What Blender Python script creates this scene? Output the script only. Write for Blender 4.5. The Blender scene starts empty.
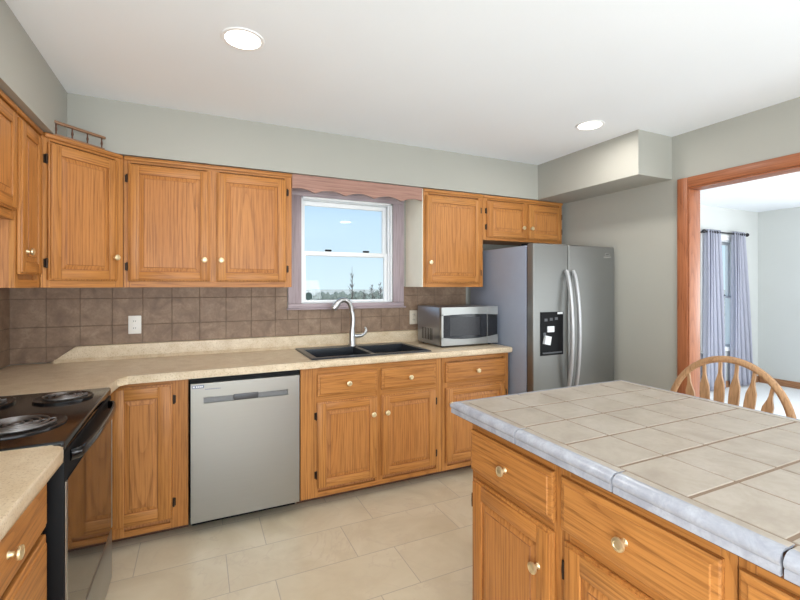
import bpy, bmesh, math, random
from mathutils import Vector, Matrix
random.seed(7)
C = bpy.context.scene
COL = C.collection
PI = math.pi
R = math.radians

# ------------------------------------------------------------------ camera, world, lights
cam_d = bpy.data.cameras.new('camera')
cam = bpy.data.objects.new('camera', cam_d); COL.objects.link(cam)
cam.location = (0, 0, 1.38)
cam.rotation_euler = (R(90), 0, -R(25.06))
cam_d.sensor_width = 36; cam_d.lens = 432/800*36
cam_d.shift_y = -14/800
cam_d.clip_start = 0.05; cam_d.clip_end = 1500
C.camera = cam

C.view_settings.view_transform = 'Standard'
C.view_settings.look = 'None'
C.view_settings.gamma = 1.0
C.view_settings.use_curve_mapping = False
C.view_settings.exposure = 0.07

w = bpy.data.worlds.new('sky'); C.world = w; w.use_nodes = True
nt = w.node_tree; nt.nodes.clear()
wo = nt.nodes.new('ShaderNodeOutputWorld'); wb = nt.nodes.new('ShaderNodeBackground')
tc = nt.nodes.new('ShaderNodeTexCoord'); sx = nt.nodes.new('ShaderNodeSeparateXYZ')
cr = nt.nodes.new('ShaderNodeValToRGB')
nt.links.new(tc.outputs['Generated'], sx.inputs[0]); nt.links.new(sx.outputs['Z'], cr.inputs[0])
nt.links.new(cr.outputs[0], wb.inputs[0]); nt.links.new(wb.outputs[0], wo.inputs[0])
cr.color_ramp.elements[0].position = 0.0; cr.color_ramp.elements[0].color = (0.66, 0.84, 0.93, 1)
cr.color_ramp.elements[1].position = 0.25; cr.color_ramp.elements[1].color = (0.44, 0.67, 0.90, 1)
wb.inputs[1].default_value = 1.08

def area(name, loc, rot, sx_, sy_, power, col, shape='RECTANGLE', spread=None):
    l = bpy.data.lights.new(name, 'AREA'); l.shape = shape; l.size = sx_
    if shape in ('RECTANGLE', 'ELLIPSE'): l.size_y = sy_
    l.energy = power; l.color = col
    if spread: l.spread = spread
    o = bpy.data.objects.new(name, l); COL.objects.link(o); o.location = loc; o.rotation_euler = rot
    return o
# added fill lamps at made-up, unseen openings behind camera and in far room
area('fill_rear_up', (0.9, -2.50, 1.0), (R(134), 0, R(0)), 3.1, 1.4, 138, (0.87, 0.945, 1.0))  # unseen fill, tilted up to brighten the ceiling
area('fill_left', (-0.96, -1.3, 1.15), (R(108), 0, R(-78)), 1.5, 1.3, 90, (0.90, 0.955, 1.0))  # unseen fill added for the right wall
area('fill_living_side', (7.27, 0.9, 1.3), (R(100), 0, R(90)), 1.8, 1.5, 62, (0.97, 0.985, 1.0))  # unseen fill added for the left soffit and cabinets
area('fill_living', (5.2, -0.52, 1.35), (R(90), 0, 0), 2.6, 1.7, 50, (0.97, 0.985, 1.0))  # unseen fill added to brighten the far room
sun_d = bpy.data.lights.new('winter_sun', 'SUN'); sun_d.energy = 3.0; sun_d.angle = R(1.0); sun_d.color = (1.0, 0.97, 0.94)
sun = bpy.data.objects.new('winter_sun', sun_d); COL.objects.link(sun); sun.rotation_euler = (R(48), 0, R(-14))
CANS = [(0.175, 1.965), (2.338, 2.047), (0.175, -0.1), (2.2, -0.1), (1.1, -1.7)]  # after the first two, unseen lamps added for light
for i, (x, y) in enumerate(CANS):
    area('recessed_lamp', (x, y, 2.425), (0, 0, 0), 0.13, 0.13, 6.0, (1.0, 0.97, 0.93), 'DISK')

# ------------------------------------------------------------------ materials
def lin(c):
    return tuple(((v/255)/12.92 if v <= 10 else ((v/255+0.055)/1.055)**2.4) for v in c)
class N:
    def __init__(s, name):
        s.m = bpy.data.materials.new(name); s.m.use_nodes = True
        s.t = s.m.node_tree; s.t.nodes.clear()
        s.out = s.n('OutputMaterial'); s.b = s.n('BsdfPrincipled'); s.l(s.b, 0, s.out, 0)
    def n(s, k, **kw):
        x = s.t.nodes.new('ShaderNode'+k)
        for a, v in kw.items(): setattr(x, a, v)
        return x
    def l(s, a, i, b, j): s.t.links.new(a.outputs[i], b.inputs[j])
    def coord(s, scale=(1, 1, 1), loc=(0, 0, 0), rnd=True):
        t = s.n('TexCoord'); m = s.n('Mapping'); m.inputs['Scale'].default_value = scale; m.inputs['Location'].default_value = loc
        if rnd:
            oi = s.n('ObjectInfo'); v = s.n('VectorMath', operation='MULTIPLY_ADD')
            cmb = s.n('CombineXYZ')
            for k in range(3): s.l(oi, 'Random', cmb, k)
            v.inputs[1].default_value = (7.3, 5.1, 9.7); s.l(cmb, 0, v, 0); s.l(t, 'Object', v, 2); s.l(v, 0, m, 0)
        else: s.l(t, 'Object', m, 0)
        return m
    def noise(s, co, scale, detail=4, rough=0.55, dist=0):
        x = s.n('TexNoise'); x.inputs['Scale'].default_value = scale; x.inputs['Detail'].default_value = detail
        x.inputs['Roughness'].default_value = rough; x.inputs['Distortion'].default_value = dist
        s.l(co, 0, x, 'Vector'); return x
    def ramp(s, src, i, pts):
        r = s.n('ValToRGB'); e = r.color_ramp.elements
        while len(e) < len(pts): e.new(0.5)
        for k, (p, c) in enumerate(pts):
            e[k].position = p; e[k].color = tuple(c)+(1,) if len(c) == 3 else c
        s.l(src, i, r, 0); return r
    def mix(s, a, b, f, mode='MIX'):
        x = s.n('Mix', data_type='RGBA', blend_type=mode)
        for k, v in ((6, a), (7, b)):
            if isinstance(v, tuple): x.inputs[k].default_value = v+(1,)
            else: s.t.links.new(v, x.inputs[k])
        if isinstance(f, (int, float)): x.inputs[0].default_value = f
        else: s.t.links.new(f, x.inputs[0])
        return x.outputs[2]
    def bump(s, src, st=0.2, d=0.002):
        x = s.n('Bump'); x.inputs['Strength'].default_value = st; x.inputs['Distance'].default_value = d
        s.t.links.new(src, x.inputs['Height']); s.l(x, 0, s.b, 'Normal')
    def set(s, **kw):
        for k, v in kw.items(): s.b.inputs[k.replace('_', ' ')].default_value = v
        return s
def plain(name, rgb, rough=0.5, metal=0.0, var=0.06, sc=12, **kw):
    s = N(name); c = lin(rgb); co = s.coord()
    n = s.noise(co, sc, 3)
    lo = tuple(v*(1-var) for v in c); hi = tuple(min(1, v*(1+var)) for v in c)
    r = s.ramp(n, 'Fac', [(0.3, lo), (0.7, hi)])
    s.l(r, 0, s.b, 'Base Color'); s.set(Roughness=rough, Metallic=metal, **kw)
    return s.m
def oak(name, axis, base=(180, 118, 58), dark=(130, 74, 32), light=(192, 132, 70), rough=0.42):
    s = N(name)
    k = {'X': (0.03, 1, 1), 'Y': (1, 0.03, 1), 'Z': (1, 1, 0.03)}[axis]
    co = s.coord(k)
    a = s.noise(co, 150, 3, 0.6)                     # open pores
    k2 = {'X': (0.11, 1, 1), 'Y': (1, 0.11, 1), 'Z': (1, 1, 0.11)}[axis]
    co2 = s.coord(k2)
    t3 = s.n('TexCoord'); oi = s.n('ObjectInfo'); wn = s.n('TexWhiteNoise', noise_dimensions='1D'); s.l(oi, 'Random', wn, 'W')
    sub = s.n('VectorMath', operation='MULTIPLY_ADD'); s.l(wn, 'Color', sub, 0); s.l(t3, 'Object', sub, 2)
    sub.inputs[1].default_value = {'X': (-0.7, -0.10, -0.14), 'Y': (-0.1, -0.7, -0.14), 'Z': (-0.42, -0.10, -0.75)}[axis]
    m3 = s.n('Mapping'); m3.inputs['Scale'].default_value = {'X': (0.10, 1, 1), 'Y': (1, 0.10, 1), 'Z': (1, 1, 0.10)}[axis]; s.l(sub, 0, m3, 0)
    wv = s.n('TexWave', wave_type='RINGS', rings_direction='SPHERICAL', wave_profile='SAW'); s.l(m3, 0, wv, 'Vector')
    wv.inputs['Scale'].default_value = 22.0; wv.inputs['Distortion'].default_value = 4.0; wv.inputs['Detail'].default_value = 2.0
    wv.inputs['Detail Scale'].default_value = 0.6; wv.inputs['Detail Roughness'].default_value = 0.55
    big = s.noise(co2, 4.0, 2)
    c1 = s.ramp(big, 'Fac', [(0.3, lin(base)), (0.7, lin(light))])
    g1 = s.ramp(a, 'Fac', [(0.40, (1, 1, 1)), (0.54, (0, 0, 0))])
    rg = s.ramp(wv, 'Fac', [(0.0, (0.95,)*3), (0.28, (0.45,)*3), (0.7, (0.1,)*3), (1.0, (0.25,)*3)])
    f2 = s.n('Math', operation='MULTIPLY'); s.l(rg, 0, f2, 0); f2.inputs[1].default_value = 0.36
    m1 = s.mix(c1.outputs[0], lin(dark), f2.outputs[0])
    f1 = s.n('Math', operation='MULTIPLY_ADD'); s.l(rg, 0, f1, 0); f1.inputs[1].default_value = 0.35; f1.inputs[2].default_value = 0.25
    f3 = s.n('Math', operation='MULTIPLY'); s.l(g1, 0, f3, 0); s.l(f1, 0, f3, 1)
    m2 = s.mix(m1, tuple(v*0.62 for v in lin(dark)), f3.outputs[0])
    s.t.links.new(m2, s.b.inputs['Base Color'])
    s.set(Roughness=rough, Coat_Weight=0.04, Coat_Roughness=0.25); s.b.inputs['Specular IOR Level'].default_value = 0.32
    s.bump(g1.outputs[0], 0.12, 0.001)
    return s.m
OV = oak('oak_vertical_grain', 'Z'); OH = oak('oak_horizontal_grain', 'X')
GROOVE_DK = plain('oak_groove_dark', (134, 82, 44), 0.5, var=0.15, sc=60)  # darker tone for the panel's groove faces
OPV = oak('oak_panel', 'Z', (180, 118, 60), (132, 76, 34), (192, 131, 72))
MV = oak('bloom_mauve_oak_vertical', 'Z', (172, 156, 160), (150, 134, 138), (182, 166, 170)); MH = oak('bloom_mauve_oak_horizontal', 'X', (172, 156, 160), (150, 134, 138), (182, 166, 170))  # oak casing with the window's mauve bloom put into its colour
VAL = oak('pink_oak', 'X', (160, 120, 106), (134, 96, 82), (172, 134, 120))
CASE_V = oak('red_oak_vertical', 'Z', (160, 96, 62), (132, 74, 44), (172, 108, 72)); CASE_H = oak('red_oak_horizontal', 'Y', (160, 96, 62), (132, 74, 44), (172, 108, 72))
BASE_W = oak('baseboard_oak', 'X', (168, 118, 82), (128, 84, 54), (182, 134, 96))
CH_V = oak('chair_oak', 'Z', (178, 138, 100), (146, 108, 74), (190, 152, 114), 0.42)
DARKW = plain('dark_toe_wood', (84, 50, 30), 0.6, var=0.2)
RAILW = oak('weathered_rail_oak', 'X', (140, 104, 76), (104, 72, 50), (152, 116, 88))
INNER = oak('cabinet_end_oak', 'Z', (186, 124, 74), (140, 84, 44), (200, 140, 88))
WHITE_PANEL = plain('white_melamine', (250, 244, 226), 0.3, var=0.02)
BRASS = plain('aged_brass', (226, 208, 168), 0.36, 0.85)
HINGE = plain('dark_bronze', (52, 38, 28), 0.45, 0.6)
STEEL = None
def steel(name, rgb, rough, axis='X', var=0.012):
    s = N(name); k = {'X': (0.01, 1, 1), 'Z': (1, 1, 0.01)}[axis]
    co = s.coord(k); n = s.noise(co, 320, 2, 0.5); c = lin(rgb)
    r = s.ramp(n, 'Fac', [(0.3, tuple(v*(1-var) for v in c)), (0.7, tuple(min(1, v*(1+var)) for v in c))])
    s.l(r, 0, s.b, 'Base Color'); s.set(Metallic=1.0, Roughness=rough, Anisotropic=0.6)
    tg = s.n('Tangent'); tg.direction_type = 'RADIAL'; tg.axis = 'Z'; s.l(tg, 0, s.b, 'Tangent')
    return s.m
STEEL = steel('brushed_steel', (168, 168, 165), 0.34)
STEEL_D = steel('fridge_steel', (136, 136, 133), 0.5)
CHROME = plain('chrome', (225, 225, 228), 0.12, 1.0)
NICKEL = plain('brushed_nickel', (196, 196, 196), 0.36, 1.0)
GREYP = plain('grey_enamel', (150, 158, 174), 0.42, var=0.02)
BLACK = plain('black_enamel', (18, 17, 18), 0.14, var=0.1)
BLACKM = plain('black_plastic', (16, 16, 18), 0.6, var=0.1); BLACKM.node_tree.nodes['Principled BSDF'].inputs['Specular IOR Level'].default_value = 0.2
COIL = plain('burner_coil', (124, 121, 120), 0.35, 0.85)
PAN = plain('black_drip_pan', (40, 38, 38), 0.18, 0.3)
GLASSB = plain('oven_glass', (26, 22, 22), 0.05, var=0.05)
GLASSB.node_tree.nodes['Principled BSDF'].inputs['IOR'].default_value = 2.0
MWGLASS = plain('microwave_glass', (26, 27, 32), 0.16, var=0.1)
MWMESH = plain('microwave_screen', (48, 48, 52), 0.3, var=0.2, sc=60)
GRANB = plain('black_composite', (30, 33, 40), 0.3, var=0.3, sc=200)
PLATE = plain('white_plastic', (236, 232, 224), 0.4, var=0.02)
ALMOND = plain('almond_plastic', (214, 204, 186), 0.4, var=0.02)
LABEL = plain('pale_label', (222, 224, 226), 0.5, var=0.03)
BLUEL = plain('blue_grey_label', (104, 112, 136), 0.4, var=0.05)
VINYL = plain('white_vinyl', (240, 240, 240), 0.4, var=0.01)
GREEN = plain('dark_green_plastic', (38, 66, 62), 0.4)
RODM = plain('dark_rod', (58, 56, 58), 0.4, 0.7)

def paint(name, rgb, rough=0.6, bs=0.06):
    s = N(name); c = lin(rgb); co = s.coord(rnd=False); n = s.noise(co, 260, 3); n2 = s.noise(co, 1.2, 2)
    r = s.ramp(n2, 'Fac', [(0.3, tuple(v*0.985 for v in c)), (0.7, tuple(v*1.015 for v in c))])
    s.l(r, 0, s.b, 'Base Color'); s.set(Roughness=rough); s.bump(n.outputs['Fac'], bs, 0.001); return s.m
WALL = paint('sage_grey_paint', (164, 162, 153))
FARWALL = paint('pale_grey_paint', (206, 208, 205))
CEIL = paint('white_ceiling_paint', (236, 240, 244), 0.8, 0.1)
SOFF = paint('sage_soffit_paint', (164, 162, 153))

def floor_mat():
    s = N('porcelain_floor_tile'); co = s.coord((1, 1, 1), (-0.13, -1.78, 0), rnd=False)
    br = s.n('TexBrick'); s.l(co, 0, br, 'Vector'); br.offset = 0.672; br.offset_frequency = 2; br.squash = 1
    for k, v in (('Scale', 1), ('Mortar Size', 0.0022), ('Mortar Smooth', 0.2), ('Bias', 0), ('Brick Width', 0.61), ('Row Height', 0.305)): br.inputs[k].default_value = v
    br.inputs['Color1'].default_value = (0, 0, 0, 1); br.inputs['Color2'].default_value = (1, 1, 1, 1)
    off = s.n('VectorMath', operation='MULTIPLY_ADD'); s.l(br, 'Color', off, 0); off.inputs[1].default_value = (3, 5, 2); s.l(co, 0, off, 2)
    n1 = s.noise(off, 2.2, 5, 0.6, 1.2); n2 = s.noise(off, 1.7, 4, 0.55, 2.5)
    cl = s.ramp(n1, 'Fac', [(0.3, lin((196, 180, 152))), (0.55, lin((209, 195, 169))), (0.75, lin((217, 205, 183)))])
    ab = s.n('Math', operation='SUBTRACT'); s.l(n2, 'Fac', ab, 0); ab.inputs[1].default_value = 0.5
    ab2 = s.n('Math', operation='ABSOLUTE'); s.l(ab, 0, ab2, 0)
    vein = s.ramp(ab2, 0, [(0.0, (0.8,)*3), (0.016, (0, 0, 0))])
    c2 = s.mix(cl.outputs[0], lin((200, 184, 160)), vein.outputs[0])
    c3 = s.mix(c2, lin((172, 158, 140)), br.outputs['Fac'])
    s.t.links.new(c3, s.b.inputs['Base Color']); s.set(Roughness=0.28); s.b.inputs['Specular IOR Level'].default_value = 0.5
    inv = s.n('Math', operation='SUBTRACT'); inv.inputs[0].default_value = 1; s.l(br, 'Fac', inv, 1); s.bump(inv.outputs[0], 0.3, 0.001)
    return s.m
FLOOR = floor_mat()
FARFLOOR = plain('pale_carpet', (226, 226, 226), 0.9, var=0.06, sc=300)

def laminate():
    s = N('beige_laminate'); co = s.coord(rnd=False)
    n1 = s.noise(co, 160, 3, 0.6); n2 = s.noise(co, 14, 4, 0.6)
    a = s.ramp(n2, 'Fac', [(0.3, lin((198, 176, 144))), (0.7, lin((220, 203, 176)))])
    sp = s.ramp(n1, 'Fac', [(0.34, (0.7,)*3), (0.46, (0, 0, 0))])
    b = s.mix(a.outputs[0], lin((166, 138, 106)), sp.outputs[0])
    s.t.links.new(b, s.b.inputs['Base Color']); s.set(Roughness=0.3); return s.m
LAM = laminate()
def stone(name, c0, c1, c2, rough, sc=9, rnd=True):
    s = N(name); co = s.coord(rnd=rnd); n1 = s.noise(co, sc, 5, 0.62, 0.6); n2 = s.noise(co, sc*7, 3, 0.6)
    a = s.ramp(n1, 'Fac', [(0.28, lin(c0)), (0.5, lin(c1)), (0.72, lin(c2))])
    f = s.ramp(n2, 'Fac', [(0.35, (0.3,)*3), (0.55, (0, 0, 0))])
    b = s.mix(a.outputs[0], lin(c0), f.outputs[0]); s.t.links.new(b, s.b.inputs['Base Color']); s.set(Roughness=rough); return s.m
BSPL = stone('taupe_wall_tile', (114, 90, 71), (136, 111, 90), (156, 132, 109), 0.55, 11)
GROUT = plain('taupe_grout', (110, 92, 78), 0.8)
ITILE = stone('beige_island_tile', (150, 138, 124), (165, 154, 140), (175, 165, 153), 0.45, 8)
IGROUT = plain('brown_grout', (128, 108, 90), 0.85)
ICAP = stone('sky_tint_glazed_trim', (146, 148, 156), (164, 166, 174), (182, 184, 191), 0.25, 20)  # reflected window and sky light painted into the trim as blue-grey

def glass_mat():
    s = N('window_glass'); s.t.nodes.remove(s.b)
    tr = s.n('BsdfTransparent'); gl = s.n('BsdfGlossy'); gl.inputs['Roughness'].default_value = 0.0
    fr = s.n('Fresnel'); fr.inputs[0].default_value = 1.25; mx = s.n('MixShader')
    mx.inputs[0].default_value = 0.012; s.l(tr, 0, mx, 1); s.l(gl, 0, mx, 2); s.l(mx, 0, s.out, 0); return s.m
GLASS = glass_mat()
def emit(name, rgb, st):
    s = N(name); s.set(Base_Color=lin(rgb)+(1,), Emission_Color=lin(rgb)+(1,), Emission_Strength=st); return s.m
LENS = emit('lit_lens', (255, 246, 232), 6.0)
def fabric():
    s = N('lavender_curtain'); co = s.coord(); n = s.noise(co, 120, 2)
    r = s.ramp(n, 'Fac', [(0.3, lin((190, 191, 204))), (0.7, lin((208, 209, 220)))]); s.l(r, 0, s.b, 'Base Color'); s.set(Roughness=0.9)
    tl = s.n('BsdfTranslucent'); tl.inputs[0].default_value = lin((208, 209, 222))+(1,); mx = s.n('MixShader'); mx.inputs[0].default_value = 0.45
    s.l(s.b, 0, mx, 1); s.l(tl, 0, mx, 2); s.l(mx, 0, s.out, 0); return s.m
CURT = fabric()
FIELD = stone('winter_field', (150, 146, 128), (190, 188, 178), (226, 226, 224), 0.9, 0.05)
BARK = plain('bare_bark', (84, 78, 74), 0.9, var=0.2)
SHRUB = plain('dull_evergreen', (122, 130, 122), 0.9, var=0.25, sc=2)

# ------------------------------------------------------------------ mesh helpers
def bmn(): return bmesh.new()
def box(bm, x0, x1, y0, y1, z0, z1, mi=0, bev=0.0, seg=2):
    mat = Matrix.Translation(((x0+x1)/2, (y0+y1)/2, (z0+z1)/2)) @ Matrix.Diagonal((abs(x1-x0), abs(y1-y0), abs(z1-z0), 1))
    vs = bmesh.ops.create_cube(bm, size=1, matrix=mat)['verts']
    fs = {f for v in vs for f in v.link_faces}
    for f in fs: f.material_index = mi
    if bev:
        es = {e for f in fs for e in f.edges}
        r = bmesh.ops.bevel(bm, geom=list(es), offset=bev, segments=seg, profile=0.5, affect='EDGES', clamp_overlap=True)
        for f in r['faces']: f.material_index = mi
    return bm
def prism(bm, poly, z0, z1, mi=0, round_sides=(), rad=0.01, seg=3):
    n = len(poly)
    lo = [bm.verts.new((p[0], p[1], z0)) for p in poly]; hi = [bm.verts.new((p[0], p[1], z1)) for p in poly]
    fs = [bm.faces.new(hi), bm.faces.new(lo[::-1])]
    for i in range(n):
        j = (i+1) % n; fs.append(bm.faces.new((lo[i], lo[j], hi[j], hi[i])))
    for f in fs: f.material_index = mi
    if round_sides:
        es = []
        for i in round_sides:
            j = (i+1) % n
            for a, b in ((lo[i], lo[j]), (hi[i], hi[j])): es.append(bm.edges.get((a, b)))
        r = bmesh.ops.bevel(bm, geom=es, offset=rad, segments=seg, profile=0.5, affect='EDGES', clamp_overlap=True)
        for f in r['faces']: f.material_index = mi
    return bm
def extrude_profile(bm, pts, axis, a0, a1, mi=0):
    """closed profile pts (u,v) swept along axis; axis 'X': (y,z); 'Y': (x,z)"""
    def P(u, v, a): return (a, u, v) if axis == 'X' else (u, a, v)
    A = [bm.verts.new(P(u, v, a0)) for u, v in pts]; B = [bm.verts.new(P(u, v, a1)) for u, v in pts]
    fs = [bm.faces.new(A), bm.faces.new(B[::-1])]
    for i in range(len(pts)):
        j = (i+1) % len(pts); fs.append(bm.faces.new((A[i], B[i], B[j], A[j])))
    for k, f in enumerate(fs): f.material_index = mi if not callable(mi) else mi(k-2)
    return fs
def lathe(bm, prof, mat=None, seg=20, mi=0):
    """prof: (r, z) list; axis z, transformed by mat"""
    mat = mat or Matrix.Identity(4); rings = []
    for r, z in prof:
        if r < 1e-6: rings.append([bm.verts.new(mat @ Vector((0, 0, z)))])
        else: rings.append([bm.verts.new(mat @ Vector((r*math.cos(2*PI*k/seg), r*math.sin(2*PI*k/seg), z))) for k in range(seg)])
    for a, b in zip(rings, rings[1:]):
        for k in range(seg):
            k2 = (k+1) % seg
            if len(a) == 1 and len(b) == 1: continue
            if len(a) == 1: f = bm.faces.new((a[0], b[k2], b[k]))
            elif len(b) == 1: f = bm.faces.new((a[k], a[k2], b[0]))
            else: f = bm.faces.new((a[k], a[k2], b[k2], b[k]))
            f.material_index = mi
    return bm
def tube(bm, pts, rad, seg=8, mi=0, flat=None):
    pts = [Vector(p) for p in pts]; n = len(pts); rads = rad if isinstance(rad, (list, tuple)) else [rad]*n
    up = Vector((0, 0, 1)); rings = []; prev = None
    for i, p in enumerate(pts):
        t = (pts[min(i+1, n-1)]-pts[max(i-1, 0)]).normalized()
        if prev is None:
            u = up if abs(t.dot(up)) < 0.95 else Vector((1, 0, 0))
            s = t.cross(u).normalized()
        else: s = (prev - t*prev.dot(t)).normalized()
        prev = s; v = s.cross(t).normalized()
        fx, fy = (flat if flat else (1, 1))
        rings.append([bm.verts.new(p + (s*math.cos(2*PI*k/seg)*fx + v*math.sin(2*PI*k/seg)*fy)*rads[i]) for k in range(seg)])
    for a, b in zip(rings, rings[1:]):
        for k in range(seg):
            k2 = (k+1) % seg; f = bm.faces.new((a[k], a[k2], b[k2], b[k])); f.material_index = mi
    for r in (rings[0], rings[-1][::-1]):
        f = bm.faces.new(r); f.material_index = mi
    return bm
def obj(name, bm, mats, parent=None, loc=(0, 0, 0), rot=(0, 0, 0), kind=None, smooth=30):
    bmesh.ops.recalc_face_normals(bm, faces=bm.faces[:])
    me = bpy.data.meshes.new(name); bm.to_mesh(me); bm.free()
    for m in (mats if isinstance(mats, (list, tuple)) else [mats]): me.materials.append(m)
    if smooth:
        me.polygons.foreach_set('use_smooth', [True]*len(me.polygons)); me.set_sharp_from_angle(angle=R(smooth))
    o = bpy.data.objects.new(name, me); COL.objects.link(o)
    o.location = loc; o.rotation_euler = rot
    if parent: o.parent = parent
    if kind: o['kind'] = kind
    return o
def thing(name, label, cat, loc=(0, 0, 0), rotz=0, group=None):
    o = bpy.data.objects.new(name, None); COL.objects.link(o); o.empty_display_size = 0.1
    o.location = loc; o.rotation_euler = (0, 0, rotz); return tag(o, label, cat, group)
def tag(o, label, cat, group=None):
    o['label'] = label; o['category'] = cat
    if group: o['group'] = group
    return o
def struct(name, bm, mats, parent=None, **k): return obj(name, bm, mats, parent, kind='structure', **k)
def bx(*a, **k): return box(bmn(), *a, **k)
def dup(root, loc, label=None, rotz=None):
    r = root.copy(); COL.objects.link(r); r.location = loc
    if label: r['label'] = label
    if rotz is not None: r.rotation_euler = (0, 0, rotz)
    for ch in list(root.children):
        c = ch.copy(); COL.objects.link(c); c.parent = r
        for g in list(ch.children):
            d = g.copy(); COL.objects.link(d); d.parent = c
    return r

# ------------------------------------------------------------------ setting
XL, XR, YB, YF, H = -1.0, 3.055, 3.25, -2.6, 2.44
struct('floor', bx(XL-0.12, XR+0.115, YF-0.1, YB+0.15, -0.1, 0), FLOOR)
struct('ceiling', bx(XL-0.12, XR+0.115, YF-0.1, YB+0.15, H, H+0.1), CEIL)
WX0, WX1, WZ0, WZ1 = 0.70, 1.45, 1.248, 2.055          # sink window opening
bm = bmn()
box(bm, XL-0.12, WX0, YB, YB+0.15, 0, H); box(bm, WX1, XR+0.115, YB, YB+0.15, 0, H)
box(bm, WX0, WX1, YB, YB+0.15, 0, WZ0); box(bm, WX0, WX1, YB, YB+0.15, WZ1, H)
struct('wall_back', bm, WALL)
bm = bmn()
box(bm, XL-0.12, XL, -0.5, YB, 0, H); box(bm, XL-0.12, XL, YF, -2.1, 0, H); box(bm, XL-0.12, XL, -2.1, -0.5, 0, 0.45); box(bm, XL-0.12, XL, -2.1, -0.5, 1.9, H)
struct('wall_left', bm, WALL)
DY0, DY1, DZ = -0.6, 1.848, 2.055                      # cased opening in the right wall
bm = bmn()
box(bm, XR, XR+0.115, DY1, YB, 0, H); box(bm, XR, XR+0.115, YF, DY0, 0, H); box(bm, XR, XR+0.115, DY0, DY1, DZ, H)
struct('wall_right', bm, [WALL])
bm = bmn()
FX0, FX1, FZ0, FZ1 = -0.7, 2.5, 0.25, 2.25
box(bm, XL-0.12, FX0, YF-0.1, YF, 0, H); box(bm, FX1, XR+0.115, YF-0.1, YF, 0, H); box(bm, FX0, FX1, YF-0.1, YF, 0, FZ0); box(bm, FX0, FX1, YF-0.1, YF, FZ1, H)
struct('wall_front', bm, WALL)
SZ = 2.137
struct('wall_soffit_left', bx(XL, -0.65, YF, YB, SZ, H), SOFF)
struct('wall_soffit_back', bx(-0.65, 2.70, 2.92, YB, SZ, H), SOFF)
struct('wall_soffit_right', bx(2.70, XR, 1.965, YB, SZ, H), SOFF)

# cased opening
dr = bpy.data.objects.new('door_1', None); COL.objects.link(dr); dr['kind'] = 'structure'; dr.location = (XR, DY1, 0)
def rel(o, root): return o
bm = bmn(); cw = 0.07
box(bm, -0.018, -0.001, 0, cw, 0, DZ+cw-DZ*0, 0, 0.004)
ob = obj('casing_side', bm, CASE_V, dr)
bm = bmn(); box(bm, -0.018, -0.001, -2.46-cw, -2.46, 0, DZ+cw, 0, 0.004); obj('casing_side', bm, CASE_V, dr)
bm = bmn(); box(bm, -0.018, -0.001, -2.46, 0, DZ, DZ+cw, 0, 0.004); obj('casing_head', bm, CASE_H, dr)
bm = bmn(); box(bm, -0.010, 0.112, -0.010, -0.001, 0, DZ-0.011, 0, 0.002); obj('jamb_side', bm, CASE_V, dr)
bm = bmn(); box(bm, -0.010, 0.112, -2.442, -0.001, DZ-0.010, DZ-0.001, 0, 0.002); obj('jamb_head', bm, CASE_H, dr)

# far room
GX0, GX1, GY0, GY1 = XR+0.115, 7.3, -0.6, 3.45
struct('floor_living', bx(GX0, GX1+0.1, GY0-0.1, GY1+0.15, -0.1, 0.0), FARFLOOR)
struct('ceiling_living', bx(GX0, GX1+0.1, GY0-0.1, GY1+0.15, H, H+0.1), CEIL)
VX0, VX1, VZ0, VZ1 = 6.02, 6.78, 0.55, 2.0
bm = bmn()
box(bm, GX0, VX0, GY1, GY1+0.15, 0, H); box(bm, VX1, GX1+0.1, GY1, GY1+0.15, 0, H); box(bm, VX0, VX1, GY1, GY1+0.15, 0, VZ0); box(bm, VX0, VX1, GY1, GY1+0.15, VZ1, H)
struct('wall_living_back', bm, FARWALL)
bm = bmn()
box(bm, GX1, GX1+0.1, 1.85, GY1, 0, H); box(bm, GX1, GX1+0.1, GY0, -0.05, 0, H); box(bm, GX1, GX1+0.1, -0.05, 1.85, 0, 0.5); box(bm, GX1, GX1+0.1, -0.05, 1.85, 2.1, H)
struct('wall_living_right', bm, FARWALL)
bm = bmn()
box(bm, GX0, 3.8, GY0-0.1, GY0, 0, H); box(bm, 6.6, GX1+0.1, GY0-0.1, GY0, 0, H); box(bm, 3.8, 6.6, GY0-0.1, GY0, 0, 0.45); box(bm, 3.8, 6.6, GY0-0.1, GY0, 2.25, H)
struct('wall_living_front', bm, FARWALL)
struct('wall_living_left', bx(GX0, GX0+0.02, YB, GY1, 0, H), FARWALL)
struct('baseboard_living_back', bx(GX0, GX1, GY1-0.015, GY1-0.001, 0, 0.09, 0, 0.003), BASE_W)
bm = bx(-1.9, 1.9, -0.007, 0.007, 0, 0.09, 0, 0.003)
struct('baseboard_living_right', bm, BASE_W, loc=(GX1-0.009, 1.53, 0), rot=(0, 0, R(90)))
bm = bx(-0.51, 0.51, -0.007, 0.007, 0, 0.09, 0, 0.003)
struct('baseboard_right', bm, BASE_W, loc=(XR-0.009, 2.46, 0), rot=(0, 0, R(90)))

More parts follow.
